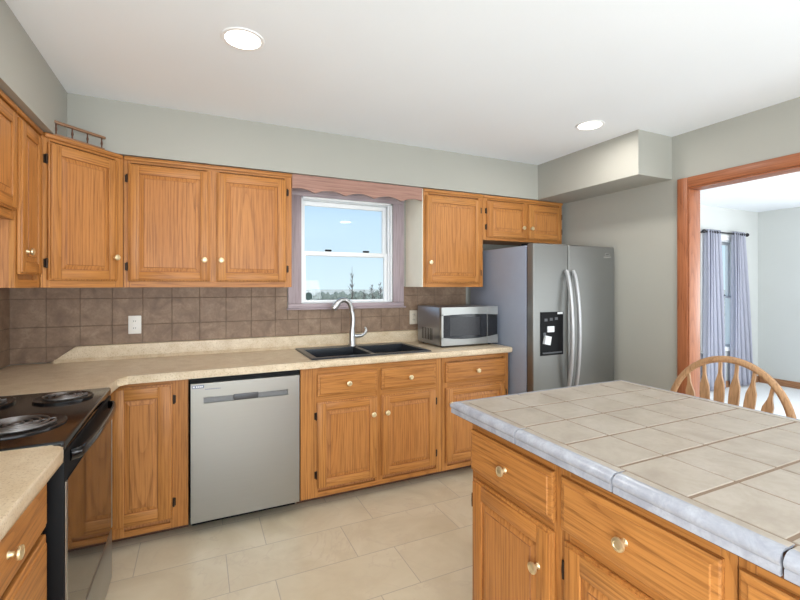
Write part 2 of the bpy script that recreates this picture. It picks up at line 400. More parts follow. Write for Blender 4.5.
def window(name, x0, x1, z0, z1, y, split=True, mv=MV, mh=MH, cas=0.07, apron=True, fr=0.033):
    """double-hung window set in a wall whose room face is at y (looking +y)"""
    r = bpy.data.objects.new(name, None); COL.objects.link(r); r['kind'] = 'structure'; r.location = (x0, y, z0)
    W, Hh = x1-x0, z1-z0
    for a, b in ((-cas, 0.0), (W, W+cas)): obj('casing_side', bx(a, b, -0.018, -0.001, 0, Hh, 0, 0.004), mv, r)
    obj('casing_head', bx(-cas, W+cas, -0.018, -0.001, Hh, Hh+cas, 0, 0.004), mh, r)
    if apron:
        obj('casing_bottom', bx(-cas, W+cas, -0.018, -0.001, -0.034, -0.0005, 0, 0.004), mh, r)
        obj('stool', bx(-cas-0.012, W+cas+0.012, -0.036, -0.001, -0.046, -0.0345, 0, 0.004), mh, r)
    bm = bmn(); d = 0.14
    box(bm, 0.001, 0.014, 0, d, 0.001, Hh-0.001); box(bm, W-0.014, W-0.001, 0, d, 0.001, Hh-0.001)
    box(bm, 0.001, W-0.001, 0, d, 0.001, 0.005); box(bm, 0.001, W-0.001, 0, d, Hh-0.014, Hh-0.001)
    box(bm, 0.014, 0.024, 0.035, 0.05, 0.012, Hh-0.014); box(bm, W-0.024, W-0.014, 0.035, 0.05, 0.012, Hh-0.014)
    obj('jamb', bm, VINYL, r)
    mid = Hh*0.455
    def sash(za, zb, ya, fb=fr):
        bm = bmn(); a, b = 0.016, W-0.016
        box(bm, a, a+fr, ya, ya+0.03, za, zb, 0, 0.003); box(bm, b-fr, b, ya, ya+0.03, za, zb, 0, 0.003)
        box(bm, a+fr-0.001, b-fr+0.001, ya, ya+0.03, za, za+fb, 0, 0.003); box(bm, a+fr-0.001, b-fr+0.001, ya, ya+0.03, zb-fr, zb, 0, 0.003)
        s = obj('sash', bm, VINYL, r)
        obj('pane', bx(a+fr-0.004, b-fr+0.004, ya+0.013, ya+0.017, za+fb-0.004, zb-fr+0.004), GLASS, s, smooth=0)
        return s
    sash(mid, Hh-0.016, 0.09); lo = sash(0.006, mid+0.035, 0.055, 0.017)
    for fx in (0.3, 0.72): obj('latch', bx(W*fx-0.025, W*fx+0.025, 0.045, 0.068, mid+0.036, mid+0.05, 0, 0.004), BLACKM if split else VINYL, lo)
    return r
window('window_1', WX0, WX1, WZ0, WZ1, YB, cas=0.098)
window('window_2', VX0, VX1, VZ0, VZ1, GY1, mv=VINYL, mh=VINYL)

# recessed ceiling lights (two are seen; the rest are unseen, added for light)
for i, (x, y) in enumerate(CANS):
    lab = ['lit round recessed ceiling light nearest the corner cabinet', 'lit round recessed ceiling light in front of the right soffit',
           'added unseen recessed ceiling light behind the photographer, by the left wall', 'added unseen recessed ceiling light behind the photographer, by the doorway', 'added unseen recessed ceiling light over the far end of the room'][i]
    t = thing('ceiling_light', lab, 'ceiling light', (x, y, H), 0, 'recessed ceiling lights')
    obj('trim_ring', lathe(bmn(), [(0.073, -0.001), (0.073, -0.005), (0.086, -0.005), (0.09, -0.001), (0.073, -0.001)], seg=32), VINYL, t)
    obj('lens', lathe(bmn(), [(0, -0.001), (0.0725, -0.001), (0.0725, -0.004), (0, -0.009)], seg=32), LENS, t)

# backsplash
def splash():
    bm = bmn(); y0, y1 = YB-0.007, YB-0.0005
    px = [-0.992+0.167*k for k in range(20)]
    xs = [XL+0.002]+[p for p in px if XL+0.02 < p < 2.165]+[2.165]
    for a, b in zip(xs, xs[1:]):
        for z0, z1 in ((1.302, 1.376), (1.132, 1.302), (1.012, 1.132)) + (((0.92, 1.012),) if b < -0.64 else ()):
            segs = [(a, b)]
            if z1 > 1.21:
                segs = []
                if a < 0.60: segs.append((a, min(b, 0.60)))
                if b > 1.545: segs.append((max(a, 1.545), b))
                if z0 < 1.2 and a < 1.545 and b > 0.6: box(bm, max(a, 0.6)+0.0015, min(b, 1.545)-0.0015, y0, y1, z0+0.0015, 1.208, 0, 0.0015, 1)
            for p, q in segs:
                if q-p > 0.006: box(bm, p+0.0015, q-0.0015, y0, y1, z0+0.0015, z1-0.0015, 0, 0.0015, 1)
    box(bm, XL+0.002, 0.598, YB-0.0045, YB-0.0004, 0.92, 1.376, 1); box(bm, 0.598, 1.547, YB-0.0045, YB-0.0004, 0.92, 1.21, 1); box(bm, 1.547, 2.166, YB-0.0045, YB-0.0004, 0.92, 1.376, 1)
    struct('trim_1', bm, [BSPL, GROUT], smooth=0)
    bm = bmn()
    ys = [YB-0.009]+[YB-0.009-0.167*k for k in range(1, 11)]
    for b, a in zip(ys, ys[1:]):
        for z0, z1 in ((1.302, 1.376), (1.132, 1.302), (1.012, 1.132), (0.92, 1.012)):
            box(bm, XL+0.0005, XL+0.007, a+0.0015, b-0.0015, z0+0.0015, z1-0.0015, 0, 0.0015, 1)
    box(bm, XL+0.0004, XL+0.0045, ys[-1], YB-0.009, 0.92, 1.376, 1)
    struct('trim_2', bm, [BSPL, GROUT], smooth=0)
splash()

# ------------------------------------------------------------------ cabinetry parts (local: width +x, front towards -y, height z)
def knob(parent, x, z, y=-0.0, r=0.0165):
    m = Matrix.Translation((x, y, z)) @ Matrix.Rotation(R(90), 4, 'X')
    bm = lathe(bmn(), [(0, 0), (0.009, 0), (0.0065, 0.004), (0.006, 0.012), (r*0.8, 0.016), (r, 0.020), (r*0.96, 0.025), (r*0.62, 0.027), (r*0.5, 0.0255), (0, 0.0265)], m, 20)
    return obj('knob', bm, BRASS, parent)
def door(parent, x0, x1, z0, z1, hinge='l', kn=None, st=0.056, name='door', hinges=True):
    W, Hh, T = x1-x0, z1-z0, 0.02
    d = None; bm = bmn()
    def bar(a, b, c, e, mi):
        box(bm, a, b, -T, -0.001, c, e, mi, 0.003, 2)
    lp = 0.008; box(bm, 0, W, -0.0125, -0.0008, 0, Hh, 0, 0.003, 2)
    bar(lp, st, lp, Hh-lp, 0); bar(W-st, W-lp, lp, Hh-lp, 0)
    bar(st-0.0005, W-st+0.0005, lp, st, 1); bar(st-0.0005, W-st+0.0005, Hh-st, Hh-lp, 1)
    # inner moulding slope around the panel
    d = obj(name, bm, [OV, OH], parent, loc=(x0, 0, z0))
    # raised panel: field, slope and groove
    bm = bmn(); a, b, c, e = st-0.003, W-st+0.003, st-0.003, Hh-st+0.003; g = min(0.022, (b-a)*0.2, (e-c)*0.2); k = 0.005
    def ring(i, y): return [bm.verts.new(p) for p in ((a+i, y, c+i), (b-i, y, c+i), (b-i, y, e-i), (a+i, y, e-i))]
    rs = [ring(0, -0.0045), ring(0, -0.0127), ring(k, -0.0127), ring(k+g, -0.0175), ring(k+g+0.002, -0.0195)]
    for n_, (p, q) in enumerate(zip(rs, rs[1:])):
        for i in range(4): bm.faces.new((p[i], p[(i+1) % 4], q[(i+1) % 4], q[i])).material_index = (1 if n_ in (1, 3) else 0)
    bm.faces.new(rs[-1]); bm.faces.new(rs[0][::-1])
    obj('panel', bm, [OPV, GROOVE_DK], d, smooth=0)
    if kn: knob(d, kn[0]-x0, kn[1]-z0, -T)
    if hinges:
        hx = 0 if hinge == 'l' else W
        for hz in (0.085, Hh-0.085):
            bm = bmn(); lathe(bm, [(0, -0.024), (0.0045, -0.024), (0.0055, 0), (0.0045, 0.024), (0, 0.024)], Matrix.Translation((hx+(-0.0055 if hinge == 'l' else 0.0055), -0.008, hz)), 10)
            box(bm, hx-0.016 if hinge == 'l' else hx+0.002, hx-0.002 if hinge == 'l' else hx+0.016, -0.004, -0.0005, hz-0.021, hz+0.021, 0, 0.001, 1)
            obj('hinge', bm, HINGE, d)
    return d
def drawer(parent, x0, x1, z0, z1, kn=True, name='drawer', bev=0.016):
    W, Hh, T = x1-x0, z1-z0, 0.02; bm = bmn()
    def ring(i, y): return [bm.verts.new(p) for p in ((i, y, i), (W-i, y, i), (W-i, y, Hh-i), (i, y, Hh-i))]
    rs = [ring(0, -0.001), ring(0, -0.012), ring(0.004, -0.0145), ring(bev, -0.0165), ring(bev+0.002, -T), ]
    for p, q in zip(rs, rs[1:]):
        for i in range(4): bm.faces.new((p[i], p[(i+1) % 4], q[(i+1) % 4], q[i]))
    bm.faces.new(rs[-1]); bm.faces.new(rs[0][::-1])
    d = obj(name, bm, OH, parent, loc=(x0, 0, z0), smooth=0)
    if kn: knob(d, W/2, Hh/2, -T)
    return d
def carcass(parent, w_, d, z0, z1, stiles, rails, ztop=None, mats=None):
    """stiles: (x0,x1,z0,z1); rails: (x0,x1,z0,z1)"""
    obj('carcass', bx(0.0008, w_-0.0008, 0.019, d, z0+0.0005, (ztop or z1)-0.0005), mats or INNER, parent)
    bm = bmn()
    for a, b, c, e in stiles: box(bm, a, b, 0, 0.0188, c, e, 0, 0.0008, 1)
    for a, b, c, e in rails: box(bm, a, b, 0, 0.0188, c, e, 1, 0.0008, 1)
    return obj('face_frame', bm, [OV, OH], parent)

# ---- upper cabinets
UZ0, UZ1 = 1.372, 2.134
def upper(label, loc, rotz, w_, d, z0, z1, doors, sl=0.04, sr=0.04, mids=(), cap=True):
    t = thing('wall_cabinet', label, 'cabinet', loc, rotz)
    h = z1-z0
    st = [(0.0006, sl, 0, h), (w_-sr, w_-0.0006, 0, h)]+[(a, b, 0.036, h-0.036) for a, b in mids]
    carcass(t, w_, d, 0, h, st, [(sl, w_-sr, 0, 0.036), (sl, w_-sr, h-0.036, h)])
    if cap: obj('top_moulding', bx(0.001, w_-0.001, -0.014, -0.0005, h-0.024, h-0.001, 0, 0.005), OH, t)
    for x0, x1, za, zb, hg, kx, kz in doors: door(t, x0, x1, za-z0, zb-z0, hg, (kx, kz-z0))
    return t
FY = 2.945
upper('oak double-door wall cabinet left of the window', (-0.39, FY, UZ0), 0, 0.962, 0.303, UZ0, UZ1,
      [(0.022, 0.458, 1.408, 2.09, 'l', 0.426, 1.54), (0.494, 0.925, 1.408, 2.09, 'r', 0.522, 1.54)], 0.036, 0.05, [(0.44, 0.512)])
t = upper('oak single-door wall cabinet right of the window with white side panel', (1.574, FY, UZ0), 0, 0.559, 0.303, UZ0, UZ1,
      [(0.016, 0.530, 1.404, 2.085, 'r', 0.05, 1.563)], 0.045, 0.045)
sp = obj('side_panel', bx(-0.004, 0.0004, 0.004, 0.302, 0.001, 0.76), WHITE_PANEL, t); sp['label'] = 'white side panel facing the window'
upper('short oak two-door wall cabinet above the refrigerator', (2.135, FY, 1.762), 0, 0.872, 0.303, 1.762, UZ1,
      [(0.034, 0.454, 1.785, 2.088, 'l', 0.402, 1.878), (0.474, 0.856, 1.785, 2.088, 'r', 0.495, 1.878)], 0.045, 0.03, [(0.43, 0.50)])
FXL = -0.695
upper('narrow oak wall cabinet between range cabinet and corner', (FXL, 2.317, UZ0), R(90), 0.321, 0.303, UZ0, UZ1,
      [(0.02, 0.292, 1.43, 2.095, 'r', 0.075, 1.53)], 0.04, 0.04)
upper('short oak wall cabinet hanging over the black range', (FXL, 1.553, 1.655), R(90), 0.762, 0.303, 1.655, UZ1,
      [(0.02, 0.365, 1.69, 2.095, 'l', 0.335, 1.73), (0.395, 0.742, 1.69, 2.095, 'r', 0.425, 1.73)], 0.04, 0.04, [(0.345, 0.415)])
# diagonal corner cabinet
dl = 0.305*math.sqrt(2)
t = thing('corner_cabinet', 'oak diagonal corner wall cabinet with a small gallery rail on top', 'cabinet', (FXL, 2.64, UZ0), R(45))
h = UZ1-UZ0
c45 = math.cos(R(45))
def toloc(x, y):
    dx, dy = x-FXL, y-2.64; return (dx*c45+dy*c45, -dx*c45+dy*c45)
poly = [toloc(*p) for p in ((FXL-0.012, 2.6405+0.012), (FXL+0.305-0.012-0.0005, 2.945+0.012), (FXL+0.3045, YB-0.008), (XL+0.008, YB-0.008), (XL+0.008, 2.6405))]
poly = [(0.003, 0.0192), (dl-0.003, 0.0192)] + [toloc(*p) for p in ((-0.391, 2.96), (-0.391, YB-0.008), (XL+0.008, YB-0.008), (XL+0.008, 2.641), (-0.71, 2.641))]
obj('carcass', prism(bmn(), poly, 0.0005, h-0.0005), INNER, t)
bm = bmn()
box(bm, 0.003, 0.045, 0, 0.0188, 0, h, 0, 0.0008, 1); box(bm, dl-0.05, dl-0.003, 0, 0.0188, 0, h, 0, 0.0008, 1)
box(bm, 0.045, dl-0.05, 0, 0.0188, 0, 0.036, 1, 0.0008, 1); box(bm, 0.045, dl-0.05, 0, 0.0188, h-0.036, h, 1, 0.0008, 1)
obj('face_frame', bm, [OV, OH], t)
obj('top_moulding', bx(0.014, dl-0.014, -0.014, -0.0005, h-0.024, h-0.001, 0, 0.005), OH, t)
door(t, 0.03, dl-0.045, 1.408-UZ0, 2.09-UZ0, 'l', (dl-0.068, 1.54-UZ0))
# gallery rail
t = thing('gallery_rail', 'small wooden spindle gallery rail on top of the corner cabinet', 'rail', (-0.585+0.02, 2.785, UZ1+0.001), R(45))
L = 0.128
obj('bottom_rail', bx(-L, L, -0.008, 0.008, 0, 0.010, 0, 0.002), RAILW, t)
obj('top_rail', bx(-L-0.006, L+0.006, -0.009, 0.009, 0.062, 0.076, 0, 0.003), RAILW, t)
for k in range(4):
    x = -L+0.012+(2*L-0.024)*k/3
    obj('spindle', lathe(bmn(), [(0, 0.010), (0.004, 0.010), (0.003, 0.02), (0.0055, 0.034), (0.003, 0.05), (0.004, 0.062), (0, 0.062)], Matrix.Translation((x, 0, 0)), 10), DARKW, t)
# valance
bm = bmn(); n = 96; x0, x1 = 0.574, 1.562
top = []; bot = []
for i in range(n+1):
    x = x0+(x1-x0)*i/n; u = (x-x0)/(x1-x0)
    zb = 2.018+0.026*abs(math.sin(PI*4.5*u+0.9))
    bot.append((x, zb)); top.append((x, UZ1))
F = [[bm.verts.new((x, yy, z)) for x, z in pts] for pts in (bot, top) for yy in (2.938, 2.957)]
for i in range(n):
    bm.faces.new((F[0][i], F[0][i+1], F[2][i+1], F[2][i])); bm.faces.new((F[1][i], F[1][i+1], F[3][i+1], F[3][i]))
    bm.faces.new((F[0][i], F[0][i+1], F[1][i+1], F[1][i])); bm.faces.new((F[2][i], F[2][i+1], F[3][i+1], F[3][i]))
bm.faces.new((F[0][0], F[1][0], F[3][0], F[2][0])); bm.faces.new((F[0][n], F[1][n], F[3][n], F[2][n]))
tag(obj('window_valance', bm, VAL), 'scalloped oak valance board spanning the top of the sink window', 'valance')

# ---- base cabinets
BY, BT, BB = 2.65, 0.874, 0.066
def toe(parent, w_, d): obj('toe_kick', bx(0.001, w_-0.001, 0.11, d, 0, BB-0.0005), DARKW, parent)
t = thing('base_cabinet', 'oak sink base cabinet with two doors and two false drawers', 'cabinet', (0.567, BY, 0))
W = 0.998
toe(t, W, 0.585)
carcass(t, W, 0.585, BB, BT, [(0.0006, 0.11, BB, BT), (0.49, 0.545, BB+0.03, BT-0.05), (W-0.045, W-0.0006, BB, BT)],
        [(0.11, W-0.045, BB, BB+0.03), (0.11, W-0.045, BT-0.05, BT), (0.11, 0.49, 0.655, 0.692), (0.545, W-0.045, 0.655, 0.692)], ztop=0.70)
drawer(t, 0.102, 0.502, 0.692, 0.834, name='false_drawer'); drawer(t, 0.532, 0.945, 0.692, 0.834, name='false_drawer')
door(t, 0.102, 0.502, 0.122, 0.657, 'l', (0.468, 0.545)); door(t, 0.532, 0.945, 0.122, 0.657, 'r', (0.566, 0.545))
t = thing('base_cabinet', 'oak base cabinet under the microwave, one drawer above one door', 'cabinet', (1.567, BY, 0))
W = 0.588
toe(t, W, 0.585)
carcass(t, W, 0.585, BB, BT, [(0.0006, 0.045, BB, BT), (W-0.045, W-0.0006, BB, BT)], [(0.045, W-0.045, BB, BB+0.03), (0.045, W-0.045, BT-0.03, BT), (0.045, W-0.045, 0.655, 0.692)])
drawer(t, 0.024, 0.556, 0.692, 0.834); door(t, 0.024, 0.556, 0.122, 0.657, 'r', (0.06, 0.545))
t = thing('base_cabinet', 'oak single-door corner base cabinet between the black range and the dishwasher', 'cabinet', (-0.99, BY, 0))
W = 0.942
toe(t, W, 0.585)
carcass(t, W, 0.585, BB, BT, [(0.0006, 0.64, BB, BT), (W-0.09, W-0.0006, BB, BT)], [(0.64, W-0.09, BB, BB+0.03), (0.64, W-0.09, BT-0.03, BT)])
door(t, 0.572, 0.865, 0.122, 0.85, 'r', None, 0.07)
# near left drawer stack
t = thing('drawer_cabinet', 'oak drawer cabinet in the near left corner under beige counter', 'cabinet', (-0.408, 0.35, 0), R(90))
W = 1.208
toe(t, W, 0.58)
carcass(t, W, 0.58, BB, BT, [(0.0006, 0.03, BB, BT), (0.575, 0.63, BB, BT), (W-0.02, W-0.0006, BB, BT)], [(0.03, W-0.02, BB, BB+0.03), (0.03, W-0.02, BT-0.02, BT)])
for a, b in ((0.02, 0.59), (0.615, W-0.008)):
    for za, zb in ((0.69, 0.856), (0.42, 0.67), (0.12, 0.40)): drawer(t, a, b, za, zb)

# ---- countertops
CT0, CT1 = 0.875, 0.918
t = thing('countertop', 'beige speckled laminate countertop running under the window to the corner', 'countertop', (0, 0, CT0))
bm = bmn(); h = CT1-CT0
prism(bm, [(XL+0.008, 2.345), (-0.368, 2.345), (-0.368, 2.572), (-0.33, 2.61), (0.675, 2.61), (0.675, YB-0.008), (XL+0.008, YB-0.008)], 0, h, 0, (1, 2, 3), 0.011)
prism(bm, [(0.675, 2.61), (1.455, 2.61), (1.455, 2.69), (0.675, 2.69)], 0, h, 0, (0,), 0.011)
prism(bm, [(0.675, 3.135), (1.455, 3.135), (1.455, YB-0.008), (0.675, YB-0.008)], 0, h)
prism(bm, [(1.455, 2.61), (2.162, 2.61), (2.162, YB-0.008), (1.455, YB-0.008)], 0, h, 0, (0, 1), 0.011)
obj('top', bm, LAM, t)
bm = bmn()

A = [bm.verts.new((x, YB-0.030, z)) for x, z in ((-0.80, h), (2.160, h), (2.160, 0.134), (-0.675, 0.134))]
B = [bm.verts.new((x, YB-0.008, z)) for x, z in ((-0.80, h), (2.160, h), (2.160, 0.137), (-0.675, 0.137))]
bm.faces.new(A); bm.faces.new(B[::-1])
for i in range(4): bm.faces.new((A[i], B[i], B[(i+1) % 4], A[(i+1) % 4]))
# cove between top and lip
for k in range(1):
    v = [bm.verts.new(p) for p in ((-0.78, YB-0.05, h+0.0005), (2.160, YB-0.05, h+0.0005), (2.160, YB-0.0301, h+0.02), (-0.78, YB-0.0301, h+0.02))]
    u = [bm.verts.new(p) for p in ((-0.78, YB-0.0301, h+0.0005), (2.160, YB-0.0301, h+0.0005))]
    bm.faces.new(v); bm.faces.new((v[0], v[3], u[0])); bm.faces.new((v[1], u[1], v[2])); bm.faces.new((v[0], u[0], u[1], v[1])); bm.faces.new((u[0], v[3], v[2], u[1]))
obj('backsplash_lip', bm, LAM, t)
t = thing('countertop', 'beige laminate countertop with rounded corner, near left of the range', 'countertop', (0, 0, CT0))
bm = bmn(); pts = [(XL+0.008, 0.33), (-0.350, 0.33)]
for k in range(7):
    a = R(15*k); pts.append((-0.350-0.035+0.035*math.cos(a), 1.565-0.035+0.035*math.sin(a)))
pts.append((XL+0.008, 1.565))
prism(bm, pts, 0, h, 0, tuple(range(1, 8)), 0.011)
obj('top', bm, LAM, t)

# ------------------------------------------------------------------ dishwasher
t = thing('dishwasher', 'stainless steel dishwasher between oak base cabinets', 'dishwasher', (-0.042, 0, 0)); W = 0.603
obj('body', bx(0.002, W-0.002, 2.652, 3.2, 0.0995, 0.868), BLACKM, t)
bm = bmn(); yf, yb = 2.622, 2.650; z0, z1 = 0.078, 0.842
hx0, hx1, hz0, hz1 = 0.07, 0.53, 0.730, 0.766
box(bm, 0.006, hx0, yf, yb, z0, z1, 0, 0.003, 2); 
bm.free(); bm = bmn()
# door front with a recessed pocket
xs = [0.006, hx0, hx1, W-0.006]; zs = [z0, hz0, hz1, z1]
g = [[bm.verts.new((x, yf, z)) for x in xs] for z in zs]; gb = [[bm.verts.new((x, yb, z)) for x in xs] for z in zs]
for j in range(3):
    for i in range(3):
        if (i, j) != (1, 1): bm.faces.new((g[j][i], g[j][i+1], g[j+1][i+1], g[j+1][i]))
bk = [bm.verts.new(p) for p in ((hx0, yf+0.018, hz0), (hx1, yf+0.018, hz0), (hx1, yf+0.018, hz1), (hx0, yf+0.018, hz1))]
fr_ = [g[1][1], g[1][2], g[2][2], g[2][1]]
for i in range(4):
    f = bm.faces.new((fr_[i], fr_[(i+1) % 4], bk[(i+1) % 4], bk[i]))
bm.faces.new(bk).material_index = 1
outer = [(0, 0), (3, 0), (3, 3), (0, 3)]
bm.faces.new([gb[j][i] for i, j in outer])
for (i, j), (i2, j2) in zip(outer, outer[1:]+outer[:1]):
    n_ = max(abs(i2-i), abs(j2-j)); si, sj = (i2-i)//n_, (j2-j)//n_
    fv = [g[j+sj*k][i+si*k] for k in range(n_+1)]; bm.faces.new(fv+[gb[j2][i2], gb[j][i]])
dd = obj('door', bm, [STEEL, plain('pocket_steel', (116, 116, 116), 0.45, 0.6)], t, smooth=0)
obj('handle_pocket', bx(0.225, 0.36, yf-0.0005, yf+0.016, hz0+0.001, hz1-0.001, 0, 0.002), plain('dark_steel', (84, 84, 86), 0.45, 0.6), dd)
obj('handle_grip', bx(hx0+0.001, hx1-0.001, yf+0.006, yf+0.016, hz1-0.006, hz1-0.001, 0, 0.002), STEEL, dd)
sk = bmn(); box(sk, 0.012, 0.072, yf-0.0012, yf-0.0001, 0.816, 0.833, 0); box(sk, 0.016, 0.026, yf-0.0018, yf-0.0012, 0.821, 0.829, 1)
for k in range(4): box(sk, 0.032+0.009*k, 0.0385+0.009*k, yf-0.0018, yf-0.0012, 0.821, 0.829, 1)
s_ = obj('badge', sk, [BLUEL, LABEL], dd, smooth=0); s_['label'] = 'small blue-grey sticker in the upper left corner'
mk = bmn()
for k in range(9): box(mk, 0.078+0.009*k, 0.085+0.009*k, yf-0.0008, yf-0.0001, 0.806, 0.810, 0)
obj('marking', mk, BLUEL, dd, smooth=0)
obj('toe_panel', bx(0.006, W-0.006, 2.757, 2.79, 0.001, 0.0985), BLACKM, t)

# ------------------------------------------------------------------ sink
t = thing('sink', 'black double-bowl drop-in kitchen sink below the window', 'sink', (0.645, 2.665, CT1))
SW, SD = 0.84, 0.50
def sink_bm():
    bm = bmn(); zt = 0.010; bowls = [(0.035, 0.405, 0.035, 0.405), (0.435, 0.805, 0.035, 0.405)]
    xs = sorted({0, SW, *[v for b in bowls for v in b[:2]]}); ys = [0, 0.035, 0.405, SD]
    V = {}
    def v(x, y, z):
        k = (round(x, 5), round(y, 5), round(z, 5))
        if k not in V: V[k] = bm.verts.new(k)
        return V[k]
    for i in range(len(xs)-1):
        for j in range(3):
            if j == 1 and i in (1, 3): continue
            zz = zt
            bm.faces.new((v(xs[i], ys[j], zz), v(xs[i+1], ys[j], zz), v(xs[i+1], ys[j+1], zz), v(xs[i], ys[j+1], zz)))
    # outer skirt
    def skirt(pts, za, zb, grow):
        n = len(pts)
        for a in range(n):
            p, q = pts[a], pts[(a+1) % n]
            bm.faces.new((v(p[0], p[1], za), v(q[0], q[1], za), v(*grow(q), zb), v(*grow(p), zb)))
    cx, cy = SW/2, SD/2
    out = [(x, 0) for x in xs]+[(SW, y) for y in ys[1:]]+[(x, SD) for x in xs[::-1][1:]]+[(0, y) for y in ys[::-1][1:-1]]
    skirt(out, zt, 0.0005, lambda p: (p[0]+(0.006 if p[0] >= SW else -0.006 if p[0] <= 0 else 0), p[1]+(0.006 if p[1] >= SD else -0.006 if p[1] <= 0 else 0)))
    for a, b, c, e in bowls:
        m = lambda p: (a+0.012 if p[0] == a else b-0.012, c+0.012 if p[1] == c else e-0.012)
        rim = [(a, c), (b, c), (b, e), (a, e)]
        skirt(rim, zt, -0.17, m)
        bm.faces.new([v(*m(p), -0.17) for p in rim])
    es = [e for e in bm.edges if len(e.link_faces) == 2 and e.calc_face_angle(0) > 0.5 and (abs(e.verts[0].co.z) < 0.011 or e.verts[0].co.z != e.verts[1].co.z or e.verts[0].co.z < -0.1)]
    es = [e for e in es if min(e.verts[0].co.z, e.verts[1].co.z) > 0.009 or e.verts[0].co.z < -0.1 or e.verts[1].co.z < -0.1]
    bmesh.ops.bevel(bm, geom=es, offset=0.007, segments=3, profile=0.5, affect='EDGES', clamp_overlap=True)
    return bm
obj('bowl', sink_bm(), GRANB, t)
for x in (0.22, 0.62):
    obj('drain', lathe(bmn(), [(0.0, 0.0), (0.02, 0.0), (0.026, 0.004), (0.04, 0.003), (0.042, 0.0)], Matrix.Translation((x, 0.22, -0.1695)), 20), CHROME, t)

# faucet (stands on the sink's back ledge)
t = thing('faucet', 'brushed nickel pull-out faucet with side lever behind the black sink', 'faucet', (1.055, 3.112, CT1+0.0105))
obj('base', lathe(bmn(), [(0, 0), (0.029, 0), (0.029, 0.006), (0.024, 0.016), (0.023, 0.07), (0.0225, 0.11), (0.019, 0.128), (0, 0.125)], seg=24), NICKEL, t)
pts = []
for u in range(0, 21):
    q = u/20
    if q < 0.5: pts.append((0.007*math.sin(PI*q/0.5), 0, 0.12+0.14*q/0.5))
    else:
        a = (q-0.5)/0.5*R(140); pts.append((-0.068+0.068*math.cos(a)-0.004, -0.03*(q-0.5), 0.26+0.088*math.sin(a)))
obj('spout', tube(bmn(), pts, [0.019-0.0003*k for k in range(10)]+[0.016+0.0005*k for k in range(11)], 14), NICKEL, t)
e = Vector(pts[-1]); d = (e-Vector(pts[-2])).normalized()
obj('spray_head', tube(bmn(), [e-d*0.004, e+d*0.012, e+d*0.04, e+d*0.046], [0.021, 0.023, 0.024, 0.021], 14), NICKEL, t)
lv = bmn(); tube(lv, [(0.016, 0, 0.075), (0.045, -0.004, 0.072)], [0.014, 0.015], 12)
tube(lv, [(0.045, -0.004, 0.072), (0.075, -0.01, 0.075), (0.098, -0.014, 0.09), (0.108, -0.016, 0.115), (0.104, -0.016, 0.13), (0.094, -0.016, 0.137)], [0.014, 0.011, 0.0105, 0.010, 0.009, 0.007], 10)
obj('lever', lv, NICKEL, t)

# ------------------------------------------------------------------ microwave
t = thing('microwave', 'stainless countertop microwave with dark window beside the refrigerator', 'microwave', (1.632, 2.765, CT1)); W = 0.515; D = 0.385; b0, b1 = 0.012, 0.302
obj('body', bx(0, W, 0.03, D, b0, b1, 0, 0.005), [steel('microwave_shell', (168, 170, 176), 0.36)], t)
vn = bmn()
for k in range(7): box(vn, -0.0012, 0.0004, 0.14+0.026*k, 0.149+0.026*k, 0.045, 0.135, 0)
obj('side_vent', vn, BLACKM, t, smooth=0)
def curved_front(bm, x0, x1, zf0, zf1, y0=0.0, y1=0.029, n=16, mi=0):
    """face plate whose lower / upper edges are functions of x"""
    A = []
    for i in range(n+1):
        x = x0+(x1-x0)*i/n; a, b = zf0(x), zf1(x)
        A.append([bm.verts.new(p) for p in ((x, y0, a), (x, y0, b), (x, y1, b), (x, y1, a))])
    for p, q in zip(A, A[1:]):
        for k in range(4): bm.faces.new((p[k], q[k], q[(k+1) % 4], p[(k+1) % 4])).material_index = mi
    for p in (A[0], A[-1]): bm.faces.new(p).material_index = mi
cu = lambda x: 0.060-0.020*(1-((x-0.2)/0.35)**2)*0+0.022*((x-0.24)/0.27)**2
cu2 = lambda x: 0.248-0.010*((x-0.24)/0.27)**2
bm = bmn(); curved_front(bm, 0.0, 0.410, lambda x: b0+0.004, cu); curved_front(bm, 0.0, 0.410, cu2, lambda x: b1)
box(bm, 0.0, 0.016, 0.0, 0.029, 0.07, 0.25)
box(bm, 0.016, 0.410, 0.006, 0.028, 0.045, 0.262, 1)
box(bm, 0.075, 0.345, 0.0045, 0.0058, 0.085, 0.225, 2, 0.0005, 1)
obj('door', bm, [STEEL, MWGLASS, MWMESH], t)
bm = bmn(); curved_front(bm, 0.416, W, lambda x: b0+0.004, cu); curved_front(bm, 0.416, W, cu2, lambda x: b1)
box(bm, 0.416, W-0.004, 0.004, 0.028, 0.045, 0.262, 1)
box(bm, 0.412, 0.416, 0.001, 0.028, b0+0.004, b1, 0)
for r_ in range(4):
    for c_ in range(3): box(bm, 0.436+0.024*c_, 0.452+0.024*c_, 0.0025, 0.0042, 0.096+0.026*r_, 0.112+0.026*r_, 2, 0.0005, 1)
box(bm, 0.434, 0.5, 0.0025, 0.0042, 0.212, 0.236, 3)
obj('control_panel', bm, [STEEL, MWGLASS, MWGLASS, BLACK], t)
for x in (0.04, W-0.04):
    for y in (0.06, D-0.04): obj('foot', lathe(bmn(), [(0, 0.0005), (0.012, 0.0005), (0.013, b0+0.001), (0, b0+0.001)], Matrix.Translation((x, y, 0)), 12), BLACKM, t)

